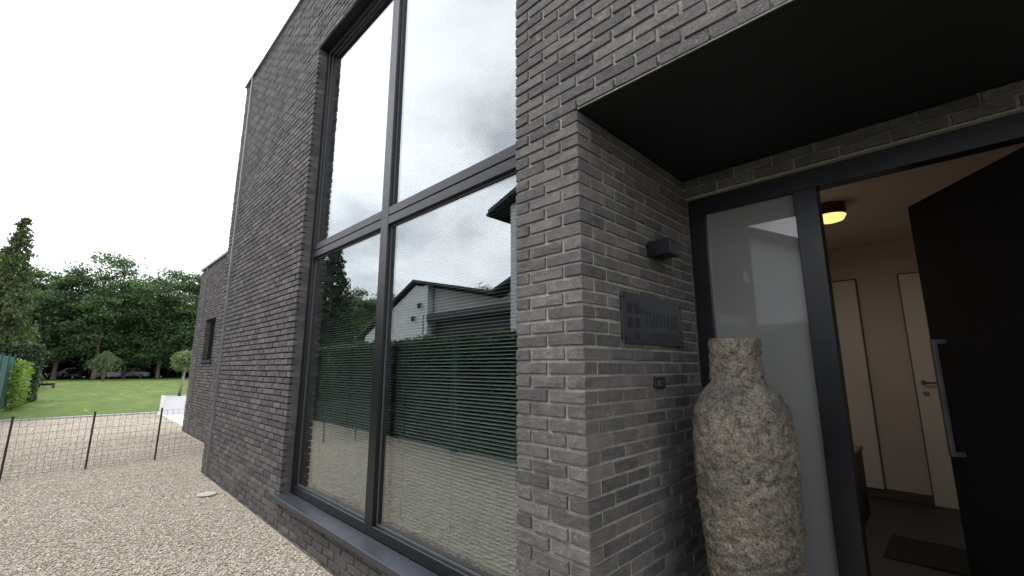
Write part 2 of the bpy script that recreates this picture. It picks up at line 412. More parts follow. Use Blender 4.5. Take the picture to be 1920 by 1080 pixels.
core.box(XL + .012, XL + .3, YL + .4, 8, G - .2, 2.34)
core.box(-7.668, -7.5, .34, 8, G - .2, ZT)
wall2 = part(core.build('wall', M['mortar_shaded']))

# ---- bricks: nose grid + chamfer ring + sides, 46 triangles each
def brick_arrays(Lx, D, H, rs):
    """front faces -y, base centre at origin"""
    c = .0018; cx_ = .0022
    nx, nz = 4, 3
    jit = lambda s: rs.uniform(-s, s)
    xs = np.linspace(-Lx / 2 + cx_, Lx / 2 - cx_, nx); zs = np.linspace(c, H - c, nz)
    V = []; idx = {}
    tilt = jit(.0012); bow = jit(.0015)
    for i, x in enumerate(xs):
        for j, z in enumerate(zs):
            e = (i in (0, nx - 1)) or (j in (0, nz - 1))
            yy = jit(.0011) + tilt * (2 * z / H - 1) + bow * (2 * x / Lx) 
            idx[i, j] = len(V); V.append((x + jit(.0014), yy, z + jit(.0012)))
    ring = [(i, 0) for i in range(nx)] + [(nx - 1, j) for j in range(1, nz)] + [(i, nz - 1) for i in range(nx - 2, -1, -1)] + [(0, j) for j in range(nz - 2, 0, -1)]
    ro = []
    for (i, j) in ring:
        x = xs[i] + (-cx_ if i == 0 else cx_ if i == nx - 1 else 0); z = zs[j] + (-c if j == 0 else c if j == nz - 1 else 0)
        ro.append(len(V)); V.append((x + jit(.0018), (.0042 if i in (0, nx - 1) else .0034) + jit(.001), z + jit(.0014)))
    bk = []
    for (i, j) in ring:
        x = -Lx / 2 if i == 0 else Lx / 2 if i == nx - 1 else xs[i]; z = 0 if j == 0 else H if j == nz - 1 else zs[j]
        bk.append((x, z))
    corner = [0, nx - 1, nx + nz - 2, 2 * nx + nz - 3]
    cb = []
    for q in corner: cb.append(len(V)); V.append((bk[q][0] + jit(.001), D, bk[q][1] + jit(.0008)))
    T = []
    for i in range(nx - 1):
        for j in range(nz - 1):
            a, b, c2, d = idx[i, j], idx[i + 1, j], idx[i + 1, j + 1], idx[i, j + 1]; T += [(a, b, c2), (a, c2, d)]
    n = len(ring)
    for q in range(n):
        a, b = idx[ring[q]], idx[ring[(q + 1) % n]]; c2, d = ro[(q + 1) % n], ro[q]; T += [(a, d, c2), (a, c2, b)]
    for s in range(4):
        q0 = corner[s]; q1 = corner[(s + 1) % 4] if s < 3 else n
        A, B = cb[s], cb[(s + 1) % 4]
        seq = [ro[q % n] for q in range(q0, q1 + 1)]
        for u, v in zip(seq, seq[1:]): T.append((u, A, v))
        T.append((seq[-1], A, B))
    nsm = 2 * (nx - 1) * (nz - 1)
    return np.array(V, np.float32), np.array(T, np.int32), nsm
rs = np.random.RandomState(5)
LIB = {}
BT = {'full': (.19, .09), 'half': (.09, .09), 'deep': (.09, .19)}
for kk, (a, b) in BT.items(): LIB[kk] = [brick_arrays(a, b, .0462, rs) for _ in range(10)]
LIBME = {}
def lib_mesh(kind, i):
    if (kind, i) not in LIBME:
        V, T, ns = LIB[kind][i]
        me = npmesh('brick', V, T, tone=np.full(len(V), rs.rand()))
        me.polygons.foreach_set('use_smooth', np.zeros(len(T), bool))
        me.materials.append(M['brick']); LIBME[kind, i] = me
    return LIBME[kind, i]
SPOTS = []      # (kind, centre x, y, z base, rotation about z, scale x)
def run(face, fix, u0, u1, z0, z1, holes=(), anchor=-1.08, phase=0, ends=(0, 0)):
    """face 'y-': wall plane y=fix facing -y, u = x. face 'x+': plane x=fix facing +x, u = y."""
    kz = int(math.ceil((z0 - Z0) / .06 - .01)); z = Z0 + kz * .06
    while z + .05 < z1 + .03:
        par = (kz + phase) % 2
        segs = [(u0, u1)]
        for (a, b, c, d) in holes:
            if z + .03 > c and z + .03 < d:
                ns = []
                for s, t in segs:
                    if b <= s or a >= t: ns.append((s, t)); continue
                    if a > s: ns.append((s, a))
                    if b < t: ns.append((b, t))
                segs = ns
        off = anchor + (.1 if par else 0)
        for s, t in segs:
            k0 = math.floor((s - off) / .2 - .001)
            u = off + k0 * .2
            while u < t - .02:
                a = max(u, s); b = min(u + .2, t)
                if b - a > .035: SPOTS.append((face, fix, a, b, z))
                u += .2
        z += .06; kz += 1
# facade: left part, over window, over porch, column
run('y-', 0, -7.27, -4.48, G - .06, ZT)
run('y-', 0, -7.68, -7.285, G - .06, ZT)
run('y-', 0, -4.48, -1.48, G - .06, -1.17)
run('y-', 0, -4.48, -1.48, 3.45, ZT)
run('y-', 0, -1.48, 3.2, 1.17, ZT)
run('y-', 0, 1.32, 3.2, G - .06, 1.17)
run('y-', YL, XL, -12.2, G - .06, 2.33)
run('y-', YL, -12.185, -7.6, G - .06, 2.33, holes=[(-11.68, -10.76, .15, 1.05)])
run('y-', 1.12, -1.08, 1.32, 1.05, 1.30, phase=0)
# corner column with alternating corner bricks and the side wall of the porch
kz = -44
while kz < 0:
    z = Z0 + kz * .06
    if kz % 2 == 0:
        SPOTS += [('y-', 0, -1.48, -1.28, z), ('corner_full', 0, -1.28, -1.08, z)]
        u = .1
    else:
        SPOTS += [('y-', 0, -1.48, -1.38, z), ('y-', 0, -1.38, -1.18, z), ('corner_deep', 0, -1.18, -1.08, z)]
        u = .2
    while u < 1.15:
        SPOTS.append(('x+', -1.08, u, min(u + .2, 1.155), z)); u += .2
    kz += 1
def camdist(p):
    v = Vector(p); F = Vector((-.7071 * .9836, .7071 * .9836, .1801)); Rr = Vector((.7071, .7071, 0)); U = Rr.cross(F)
    v = v - Vector((0, -1.5, 0)); f = v.dot(F)
    if f < .1: return 99, False
    x = v.dot(Rr) / f * 819; y = v.dot(U) / f * 819
    return v.length, abs(x) < 985 and abs(y) < 560
items = []
for (face, fix, a, b, z) in SPOTS:
    jx, jy, jz = rs.uniform(-.0015, .0015), rs.uniform(-.0028, .0022), rs.uniform(-.0012, .0012)
    kind = 'full'
    zc = z + .0069 + jz
    if face in ('y-', 'corner_full', 'corner_deep'):
        a2, b2 = a + .0068, b - .0068
        if face == 'corner_deep': kind = 'deep'
        elif b2 - a2 < .12: kind = 'half'
        if face.startswith('corner'): b2 = b; a2 = a + .008; jx = 0
        ln = BT[kind][0]; sx = (b2 - a2) / ln
        lf = fix == YL or b < -4.4
        if lf: zc -= .0012; sx *= .972
        items.append((kind, ((a2 + b2) / 2 + jx, fix + jy, zc), 0.0, sx, 1.045 if lf else 1.0))
    else:
        a2, b2 = a + .0068, b - .0068
        if b2 - a2 < .12: kind = 'half'
        sx = (b2 - a2) / BT[kind][0]
        items.append((kind, (fix - jy, (a2 + b2) / 2 + jx, zc), math.pi / 2, sx, 1.0))
rank = []
for i, it in enumerate(items):
    d, vis = camdist((it[1][0], it[1][1], it[1][2] + .025)); nrm = 1
    v = Vector((it[1][0], it[1][1] + 1.5, it[1][2])).normalized()
    nrm = abs(v.y) if it[2] == 0 else abs(v.x)
    rank.append((-(nrm * BT[it[0]][0] * it[3]) / (d * d) if vis else 99, i))
rank.sort(); own = {i for _, i in rank[:300]}
tris = 0; VV, TT, TN, SM = [], [], [], []; vo = 0
for i, (kind, c, rz, sx, sz) in enumerate(items):
    vi = rs.randint(10)
    if i in own:
        o = bpy.data.objects.new('brick', lib_mesh(kind, vi)); COL.objects.link(o)
        o.location = c; o.rotation_euler = (0, 0, rz); o.scale = (sx, 1, sz); part(o)
        o.matrix_parent_inverse = Matrix.Translation(house.location).inverted()
        continue
    V, T, ns = LIB[kind][vi]; V = V.copy(); V[:, 0] *= sx; V[:, 2] *= sz
    if rz: V = np.stack([-V[:, 1], V[:, 0], V[:, 2]], 1)
    VV.append(V + np.array(c, np.float32)); TT.append(T + vo); vo += len(V)
    TN.append(np.full(len(V), rs.rand())); s = np.zeros(len(T), bool); s[:ns] = True; SM.append(s)
me = npmesh('brickwork', np.concatenate(VV), np.concatenate(TT), tone=np.concatenate(TN))
me.polygons.foreach_set('use_smooth', np.zeros(len(me.polygons), bool)); me.materials.append(M['brick'])
bw = part(link('brickwork', me)); bw['kind'] = 'stuff'

P = lambda name, mat, *a, **k: part(boxobj(name, M[mat], None, *a, **k))
# movement joint rails
P('joint_profile', 'rail', -7.284, -7.262, -.028, .02, G, ZT, bev=.002)
P('joint_profile', 'rail', -12.2, -12.178, YL - .022, YL + .030, G, 2.33, bev=.002)
# copings
P('coping', 'coping', -7.70, 3.2, -.03, .4, ZT + .005, ZT + .035, bev=.003)
P('coping', 'coping', -7.70, -7.3, .4, 8, ZT + .006, ZT + .034)
P('coping', 'coping', XL - .02, -7.69, YL - .03, YL + .4, 2.345, 2.40, bev=.003)
P('flat_roof', 'soffit', -7.6, 3.2, .34, 8, 4.3, 4.36)  # unseen roof slab, added to keep skylight out of the rooms
P('flat_roof', 'soffit', XL + .1, -7.68, YL + .4, 8, 2.2, 2.26)
# porch soffit and lintel plates
P('soffit', 'soffit', -1.10, 1.33, .0090, 1.128, 1.1692, 1.20)
P('lintel_plate', 'mortar', -1.078, 1.33, .003, .0085, 1.1695, 1.1745)
P('lintel_plate', 'mortar', -1.085, 1.33, 1.126, 1.30, 1.044, 1.052)
P('lintel_plate', 'soffit', -4.485, -1.475, .006, .20, 3.444, 3.452)
# rooms behind
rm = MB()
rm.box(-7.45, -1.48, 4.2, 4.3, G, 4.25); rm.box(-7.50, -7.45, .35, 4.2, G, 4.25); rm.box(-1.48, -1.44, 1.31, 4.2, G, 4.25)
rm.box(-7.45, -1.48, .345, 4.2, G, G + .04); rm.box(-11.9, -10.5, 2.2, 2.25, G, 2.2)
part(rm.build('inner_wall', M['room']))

# ---- tall window
win = part(MB().box(-4.478, -4.405, .092, .17, -1.123, 3.443, .003).box(-1.545, -1.478, .092, .17, -1.123, 3.443, .003)
    .box(-4.404, -1.546, .093, .169, 3.37, 3.443, .003).box(-4.404, -1.546, .093, .169, -1.123, -1.055, .003)
    .box(-3.04, -2.93, .088, .171, -1.054, 3.369, .004)
    .box(-4.404, -3.041, .090, .17, 1.08, 1.146, .003).box(-4.404, -3.041, .090, .17, 1.153, 1.22, .003)
    .box(-2.929, -1.546, .090, .17, 1.08, 1.146, .003).box(-2.929, -1.546, .090, .17, 1.153, 1.22, .003)
    .build('window', M['frame']))
for (x0, x1) in ((-4.404, -3.041), (-2.929, -1.546)):
    for (z0, z1) in ((-1.054, 1.079), (1.221, 3.369)):
        boxobj('pane', M['glass'], win, x0 - .004, x1 + .004, .126, .134, z0 - .004, z1 + .004)
        b = MB(); t = .012
        b.box(x0, x0 + t, .118, .1255, z0, z1).box(x1 - t, x1, .118, .1255, z0, z1).box(x0 + t, x1 - t, .118, .1255, z0, z0 + t).box(x0 + t, x1 - t, .118, .1255, z1 - t, z1)
        b.build('glazing_bead', M['frame_edge'], win)
        s = MB(); s.box(x0 + .002, x0 + .016, .136, .16, z0, z1).box(x1 - .016, x1 - .002, .136, .16, z0, z1); s.build('spacer_bar', M['frame_edge'], win)
# sill in two lengths
P('window_sill', 'sill', -4.505, -3.0305, -.052, .0915, -1.168, -1.124, bev=.003)
P('window_sill', 'sill', -3.0275, -1.476, -.052, .0915, -1.168, -1.124, bev=.003)
# small window of the low wing
sw = P('small_window', 'frame', -11.675, -11.63, YL + .094, YL + .15, .16, 1.045)
boxobj('frame', M['frame'], sw, -10.81, -10.765, YL + .094, YL + .15, .16, 1.045)
boxobj('frame', M['frame'], sw, -11.63, -10.81, YL + .095, YL + .149, 1.0, 1.045)
boxobj('frame', M['frame'], sw, -11.63, -10.81, YL + .095, YL + .149, .16, .205)
boxobj('pane', M['glass_dark'], sw, -11.635, -10.805, YL + .115, YL + .122, .2, 1.005)
P('small_window_sill', 'sill', -11.72, -10.72, YL - .04, YL + .093, .112, .149, bev=.003)

# ---- door frame, sidelight, open door leaf
df = part(MB().box(-1.072, -.978, 1.158, 1.24, G + .03, 1.043, .003).box(-.505, -.398, 1.15, 1.24, G + .03, .936, .003)
    .box(-.977, .47, 1.158, 1.24, .937, 1.043, .003).box(.375, .47, 1.158, 1.24, G + .03, .936, .003)
    .box(-.977, -.506, 1.158, 1.24, G + .03, G + .14, .003).build('door_frame', M['frame']))
boxobj('pane', M['frost'], df, -.979, -.504, 1.19, 1.20, G + .138, .939)
boxobj('threshold', M['sill'], df, -.397, .374, 1.155, 1.245, G + .03, G + .045)
dl = MB().box(-.815, 0, 0, .055, G + .05, .93, .002).build('front_door', M['leafdoor']); dl.location = (.37, 1.19, 0); dl.rotation_euler = (0, 0, -R(56.3))
part(dl)
hb = MB()
hb.box(-.725, -.700, -.062, -.042, -.445, .150, .002).box(-.724, -.701, -.0425, .001, .128, .149).box(-.724, -.701, -.0425, .001, -.444, -.423)
h = hb.build('door_handle', M['steel'], dl)

# ---- hall inside
hall = MB()
hall.box(-1.40, -1.34, 1.30, 5.0, G, 1.45); hall.box(.9, .96, 1.345, 5.0, G, 1.45)
hall.box(-1.34, .9, 4.95, 5.02, G, 1.45); hall.box(-1.34, .9, 1.345, 4.95, 1.42, 1.46)
hall.box(-1.34, -1.095, 1.31, 1.36, G, 1.42)
part(hall.build('hall_wall', M['hallwall']))
P('hall_floor', 'hallfloor', -1.34, .9, 1.25, 4.95, G - .02, G + .04)
P('skirting', 'hallgap', -1.34, .9, 4.935, 4.949, G + .041, G + .13)
d1 = P('wardrobe_door', 'halldoor', -1.20, -.715, 4.91, 4.934, G + .13, 1.02)
boxobj('shadow_gap', M['hallgap'], d1, -.712, -.700, 4.92, 4.947, G + .131, 1.035); boxobj('shadow_gap', M['hallgap'], d1, -1.2, -.712, 4.92, 4.947, 1.022, 1.034)
d2 = P('inner_door', 'halldoor', -.325, .45, 4.895, 4.933, G + .045, 1.02)
boxobj('shadow_gap', M['hallgap'], d2, -.338, -.327, 4.92, 4.947, G + .131, 1.035); boxobj('shadow_gap', M['hallgap'], d2, -.326, .45, 4.92, 4.947, 1.022, 1.034)
hd = MB().tube([(-.26, 4.895, -.15), (-.26, 4.85, -.15), (-.25, 4.84, -.15), (-.14, 4.84, -.155)], .010, 8).build('door_handle', M['steel'], d2, smooth=True)
MB().tube([(-.255, 4.895, -.265), (-.255, 4.885, -.265)], .026, 14).build('key_rose', M['steel'], d2)
MB().tube([(-.26, 4.895, -.15), (-.26, 4.885, -.15)], .024, 14).build('handle_rose', M['steel'], d2)

# ceiling lamp (lit)
lm = thing('ceiling_lamp', 'round copper ceiling lamp glowing warm in the hall', 'lamp', (-.62, 3.1, 1.42))
def disc(r0, z0, r1, z1, name, mat, n=36, close=True):
    b = MB(); b.tube([(0, 0, z0), (0, 0, z1)], [r0, r1], n); return b.build(name, mat, lm)
disc(.122, -.100, .122, -.002, 'lamp_body', M['lamp_body'])
b = MB(); b.tube([(0, 0, -.150), (0, 0, -.138), (0, 0, -.101)], [.06, .098, .118], 36); b.build('lamp_glass', M['lamp_glow'], lm, smooth=True)
pl = bpy.data.lights.new('lamp_light', 'AREA'); pl.shape = 'DISK'; pl.size = .2; pl.energy = 3.1; pl.color = (1, .84, .68)
plo = bpy.data.objects.new('lamp_light', pl); COL.objects.link(plo); plo.location = (-.62, 3.1, 1.262)
mt = MB().box(-.56, .12, 2.95, 3.55, G + .0405, G + .052, .003).build('doormat', M['mat']); tag(mt, 'dark rectangular doormat on the hall floor inside the open door', 'doormat')
cb = thing('hall_cabinet', 'dark low cabinet with a light top at the left of the hall', 'cabinet', (-.915, 3.9, G + .04))
MB().box(-.2, .16, -.3, .2, 0, .60, .004).build('cabinet_body', M['cabinet'], cb); MB().box(-.21, .17, -.31, .21, .601, .63, .004).build('cabinet_top', M['cabtop'], cb)

# ---- blinds behind the tall window
def blind(x0, x1, label):
    t = thing('venetian_blind', label, 'blind', ((x0 + x1) / 2, .24, -1.05), group='venetian blinds in the tall window')
    Lx = (x1 - x0) / 2; pitch = .0215
    V = []; F = []
    prof = [(-.0125, -.0052), (-.006, -.0015), (0, .0005), (.006, .0032), (.0125, .0052)]
    for x in (-Lx, Lx):
        for (y, z) in prof: V.append((x, y, z))
    for i in range(4): F.append((i, 5 + i, 6 + i, i + 1))
    me = npmesh('slat', V, F, smooth=True); me.materials.append(M['slat'])
    n = 206
    for i in range(n):
        o = bpy.data.objects.new('slat', me); COL.objects.link(o); o.parent = t
        o.location = (0, rs.uniform(-.0006, .0006), .03 + i * pitch); o.rotation_euler = (rs.uniform(-.02, .02) - .05, rs.uniform(-.0006, .0006), 0)
    for x in (-Lx + .15, -Lx * .0, Lx - .15):
        for y in (-.0135, .0135): MB().tube([(x, y, 0), (x, y, 4.46)], .0011, 5).build('ladder_cord', M['cord'], t)
    MB().box(-Lx, Lx, -.013, .013, 4.45, 4.49).build('head_rail', M['slat'], t)
    MB().box(-Lx, Lx, -.012, .012, .0, .012).build('bottom_rail', M['slat'], t)
blind(-4.38, -3.02, 'pale venetian blind behind the left half of the tall window')
blind(-2.95, -1.55, 'pale venetian blind behind the right half of the tall window')

# ---- things on the porch side wall
wl = thing('wall_light', 'square dark grey wall light box beside the entrance, unlit', 'wall light', (-1.08, .63, .615))
MB().box(.006, .135, -.05, .075, -.040, .040, .003).build('lamp_housing', M['frame'], wl)
MB().box(-.006, .0058, -.035, .06, -.03, .03).build('back_plate', M['frame'], wl)
MB().box(.03, .11, -.03, .055, -.0425, -.0402).build('lamp_lens', M['soffit'], wl)

sg = thing('name_plate', 'dark smoked nameplate reading nimus on the brick porch wall', 'sign', (-1.088, .62, .24))
MB().box(.016, .0215, -.325, .315, -.125, .118, .001).build('plate', M['acrylic'], sg)
for y in (-.305, .295):
    for z in (-.105, .098): MB().tube([(-.004, y, z), (.0245, y, z)], .008, 12).build('stud', M['frame'], sg)
cu = bpy.data.curves.new('lettering', 'FONT'); cu.body = 'nimus'; cu.size = .165; cu.extrude = .0002; cu.space_character = .95
to = bpy.data.objects.new('lettering', cu); COL.objects.link(to); bpy.context.view_layer.update()
dg = bpy.context.evaluated_depsgraph_get(); lme = bpy.data.meshes.new_from_object(to.evaluated_get(dg)); COL.objects.unlink(to); bpy.data.objects.remove(to)
lo = link('lettering', lme, M['acrylic_ink'], sg, (.0219, -.115, -.035), (R(90), 0, R(90)))
lg = MB()
for (y, z, s) in ((-.285, .02, .05), (-.285, -.05, .05), (-.215, .02, .05), (-.215, -.05, .05), (-.215, -.105, .036), (-.150, .02, .03)): lg.box(.0216, .0219, y, y + s, z, z + s)
lg.build('logo', M['acrylic_ink'], sg)
lg = MB()
for i in range(9): lg.box(.0216, .0219, -.06 + i * .03, -.06 + i * .03 + .02, -.078, -.066)
lg.build('small_print', M['acrylic_ink'], sg)

bl = thing('doorbell', 'small black doorbell with steel button on the porch wall', 'doorbell', (-1.08, .635, -.075))
MB().box(-.004, .012, -.052, .052, -.028, .028, .003).build('bell_plate', M['bell_black'], bl)
MB().box(.0122, .015, -.030, .012, -.014, .014, .001).build('bell_button', M['steel'], bl)
MB().box(.0151, .0158, -.016, -.002, -.006, .006).build('name_window', M['lamp_body'], bl)

# ---- stone vase
def vase():
    prof = [(.0, .150), (.02, .156), (.20, .165), (.45, .180), (.65, .196), (.85, .209), (1.0, .215), (1.12, .212), (1.21, .200), (1.275, .174), (1.315, .140), (1.335, .119), (1.37, .113), (1.44, .112), (1.52, .116), (1.536, .113), (1.536, .090), (1.50, .078), (1.30, .080), (1.2, .10)]
    zz = [p[0] for p in prof]; n = 132
    # resample along the profile
    pts = []; 
    for (z0, r0), (z1, r1) in zip(prof, prof[1:]):
        m = max(1, int(math.hypot(z1 - z0, r1 - r0) / .0085))
        for i in range(m): t = i / m; pts.append((z0 + (z1 - z0) * t, r0 + (r1 - r0) * t))
    pts.append(prof[-1])
    V = []; 
    for (z, r) in pts:
        for i in range(n):
            a = 2 * math.pi * i / n; x, y = math.cos(a) * r, math.sin(a) * r; q = Vector((x, y, z))
            d = .007 * mnoise.fractal(q * 9, 1, 2, 3) + .0085 * mnoise.fractal(q * 30, .8, 2, 4)
            dz = .004 * mnoise.noise(q * 20 + Vector((5, 5, 5)))
            rr = r + d - .003; V.append((math.cos(a) * rr, math.sin(a) * rr, z + dz))
    F = [(k * n + i, k * n + (i + 1) % n, (k + 1) * n + (i + 1) % n, (k + 1) * n + i) for k in range(len(pts) - 1) for i in range(n)]
    o = link('stone_vase', npmesh('stone_vase', V, F, smooth=True), M['vase'], None, (-.712, .66, G + .028)); o.scale = (.97, .97, .992)
    tag(o, 'tall rough stone vase with a short neck standing by the entrance', 'vase')
vase()

# ================================================================ YARD OBJECTS
# wire mesh fence from the hedge to the low wing
fe = thing('wire_fence', 'low wire mesh fence on thin dark posts across the gravel yard', 'fence', (-9.1, -1.4, G))
fp = [(-8.75, -3.0), (-8.86, -2.56), (-8.90, -1.93), (-9.07, -1.13), (-9.14, -.34), (-9.28, .50)]
mnz = lambda x, s: mnoise.noise(Vector((x, s, 0)))
for i, (x, y) in enumerate(fp[:-1]):
    MB().tube([(x + .02, y - .01, G - .05), (x - .005, y, G + .79)], .013, 8).build('post', M['postm'], fe, (9.1, 1.4, -G))
for i, ((x0, y0), (x1, y1)) in enumerate(zip(fp, fp[1:])):
    wm = MB(); Ln = math.hypot(x1 - x0, y1 - y0); n = max(2, int(round(Ln / .075)))
    for k_ in range(n + 1):
        t = k_ / n; bx = x0 + (x1 - x0) * t; by = y0 + (y1 - y0) * t
        wm.tube([(bx + .004 * mnz(k_, i), by, G + .01), (bx + .01 * mnz(k_ * 1.3, i + 5), by + .006 * mnz(k_, 9), G + .4), (bx, by, G + .76 + .008 * mnz(k_ * .7, 3))], .0021, 4)
    zr = [.02, .06, .10, .15, .21, .28, .36, .45, .55, .65, .745]
    for z in zr:
        wm.tube([(x0 + (x1 - x0) * t, y0 + (y1 - y0) * t, G + z + .012 * mnz(t * 2 + i, z * 7) * (1 if 0 < t < 1 else 0)) for t in (0, .2, .4, .6, .8, 1)], .0021, 4)
    wm.build('wire_panel', M['wire'], fe, (9.1, 1.4, -G))

ld = MB().tube([(0, 0, 0), (0, 0, .006)], .095, 28).tube([(0, 0, .006), (0, 0, .008)], .075, 24).build('drain_cover', M['lid'], None, (-6.22, -.2, G + .004))
tag(ld, 'pale round drain cover lying in the gravel near the brick wall', 'drain cover')

# leaf cloud helper
def leaves(C, size, rng, up=.3, asp=.55, out=None, droop=0):
    n = len(C); N = rng.normal(size=(n, 3)); N[:, 2] = np.abs(N[:, 2]) + up
    if out is not None: N += out * 1.2
    N /= np.linalg.norm(N, axis=1)[:, None]
    A = np.cross(N, rng.normal(size=(n, 3))); A[:, 2] -= droop; A /= np.linalg.norm(A, axis=1)[:, None] + 1e-9; B = np.cross(N, A)
    s = (size * rng.uniform(.6, 1.3, n))[:, None]
    V = np.stack([C - A * s, C - B * s * asp, C + A * s, C + B * s * asp], 1).reshape(-1, 3)
    F = np.arange(4 * n).reshape(n, 4); return V, F
def merge(parts):
    V = []; F = []; T = []; o = 0
    for v, f, t in parts: V.append(v); F.append(f + o); T.append(t); o += len(v)
    return np.concatenate(V), np.concatenate(F), np.concatenate(T)

def broad_crown(seed, H, Rr, z0, nclump=170, nl=95, ls=.17):
    rng = np.random.RandomState(seed); parts = []
    lobes = [(rng.uniform(-.45, .45) * Rr, rng.uniform(-.45, .45) * Rr, z0 + (H - z0) * (.08 + .70 * q / 10), Rr * rng.uniform(.45, .72)) for q in range(11)]
    lobes.append((rng.uniform(-.2, .2) * Rr, rng.uniform(-.2, .2) * Rr, H - Rr * .45, Rr * .45))
    for q in range(nclump):
        lx, ly, lz, lr = lobes[q % len(lobes)]
        d = rng.normal(size=3); d[2] *= .9; d /= np.linalg.norm(d); rr = lr * rng.uniform(.6, 1.12)
        c = np.array([lx, ly, lz]) + d * rr; cs = rng.uniform(.35, .85) * Rr * .24
        p = rng.normal(size=(nl, 3)) * np.array([cs, cs, cs * .55]) + c
        V, F = leaves(p, ls, rng, .5); tone = np.repeat(np.clip(rng.uniform(0, 1) * .65 + rng.uniform(0, .35, nl), 0, 1), 4)
        parts.append((V, F, tone))
    V, F, T = merge(parts)
    return npmesh('crown', V, F, tone=T)
def trunk_mesh(seed, H, r, lean=.3, limbs=6):
    rng = random.Random(seed); b = MB(); lx, ly = rng.uniform(-lean, lean), rng.uniform(-lean, lean)
    pts = [(lx * t * t, ly * t * t, H * t) for t in (0, .03, .25, .5, .75, 1)]
    b.tube(pts, [r * 1.5, r * 1.1, r, r * .8, r * .5, r * .15], 9)
    for i in range(limbs):
        t = rng.uniform(.4, .85); a = rng.uniform(0, 6.28); L_ = H * rng.uniform(.16, .28)
        s = Vector((lx * t * t, ly * t * t, H * t)); b.tube([s, s + Vector((math.cos(a) * L_ * .5, math.sin(a) * L_ * .5, L_ * .35)), s + Vector((math.cos(a) * L_, math.sin(a) * L_, L_ * .9))], [r * .4, r * .25, r * .06], 6)
    return b.mesh('trunk', True)
BC = [broad_crown(11 + i, (15, 14, 16, 13.5)[i], (3.9, 3.4, 3.7, 3.3)[i], 3.0) for i in range(4)]
for m_ in BC: m_.materials.append(M['leaf_tree'])
BTm = [trunk_mesh(21 + i, 13, .20) for i in range(4)]
for m_ in BTm: m_.materials.append(M['bark'])
def tree(x, y, v, s, rz, label, group=None, sz=None):
    t = thing('broadleaf_tree', label, 'tree', (x, y, G), rz, group)
    t.scale = (s, s, s if sz is None else sz)
    for nm, me in (('crown', BC[v]), ('trunk', BTm[v])):
        o = bpy.data.objects.new(nm, me); COL.objects.link(o); o.parent = t
FG = 'broadleaf trees of the forest edge'
front = [(-78, -9.5, 0, 1.0, 'broadleaf forest tree behind the left side of the tall conifer'), (-76, -2.6, 1, .98, 'dark broadleaf forest tree just right of the tall conifer'),
 (-74, .8, 2, .97, 'broadleaf forest tree above the small weeping tree'), (-79, 3.9, 1, .86, 'lower broadleaf forest tree at the dip in the treeline'),
 (-75, 7.0, 0, .98, 'round crowned forest tree right of the dip in the treeline'), (-73, 10.4, 3, 1.07, 'forest tree nearest the low brick wing, above the planter'),
 (-76, 14.5, 2, .96, 'forest tree half hidden behind the low brick wing roof'), (-80, -5.9, 3, 1.02, 'broadleaf forest tree filling the gap beside the tall conifer'), (-74, -15.5, 3, 1.0, 'forest tree left of all others seen in the window reflection')]
for i, (x, y, v, s, lb) in enumerate(front): tree(x, y, v, s, i * 1.7, lb, FG)
rg = random.Random(3)
for i in range(15):
    tree(-84 - rg.uniform(0, 12), -14 + i * 2.5 + rg.uniform(-.8, .8), rg.randint(0, 3), rg.uniform(.86, 1.0), rg.uniform(0, 6), 'broadleaf tree in the rows deep inside the forest', FG)
for i in range(19):
    tree(-68 - rg.uniform(0, 10), -20 - i * 2.1, rg.randint(0, 3), rg.uniform(.90, 1.04), rg.uniform(0, 6), 'broadleaf tree in the woods mirrored in the left window pane', 'trees mirrored in the window')
# dark undergrowth behind the trunks
def mass(name, x0, x1, y0, y1, h, n, ls, mat, label, cat, seed):
    rng = np.random.RandomState(seed); p = np.stack([rng.uniform(x0, x1, n), rng.uniform(y0, y1, n), G + h * rng.beta(1.2, 1.2, n)], 1)
    V, F = leaves(p, ls, rng, .1); t = np.repeat(rng.uniform(0, 1, n), 4)
    o = link(name, npmesh(name, V, F, tone=t), M[mat]); tag(o, label, cat, kind='stuff')
mass('undergrowth', -97, -82, -22, 30, 10.5, 34000, .5, 'leaf_dark', 'dark leafy undergrowth filling the forest behind the trunks', 'undergrowth', 4)
mass('woodland_understorey', -88, -72, -70, -22, 9.0, 26000, .5, 'leaf_dark', 'dark understorey of the woods mirrored in the window', 'undergrowth', 5)

def conifer_mesh(seed, H, Rr, mat, ntier, ls, nl, lean=0):
    rng = np.random.RandomState(seed); parts = []
    for k_ in range(ntier):
        f = k_ / ntier; z = .3 + f * (H - .5); r = Rr * (1 - f) ** .8 * rng.uniform(.8, 1.15) + .12
        nb = int(5 + 9 * (1 - f))
        for j in range(nb):
            a = rng.uniform(0, 6.28); rr = r * rng.uniform(.75, 1.12)
            m = int(nl * (.35 + .65 * (1 - f))); t = rng.uniform(.15, 1, m) ** .7
            p = np.stack([np.cos(a) * rr * t, np.sin(a) * rr * t, z + .16 * rr - .42 * rr * t ** 1.6], 1) + rng.normal(size=(m, 3)) * np.array([.16, .16, .10]) * (.4 + r / Rr)
            V, F = leaves(p, ls, rng, .1, .4, droop=.8); parts.append((V, F, np.repeat(np.clip(rng.uniform(0, .5) + rng.uniform(0, .5, m) * t, 0, 1), 4)))
    V, F, T = merge(parts); V[:, 0] += lean * V[:, 2]; V[:, 1] += lean * V[:, 2]
    me = npmesh('crown', V, F, tone=T); me.materials.append(M[mat]); return me
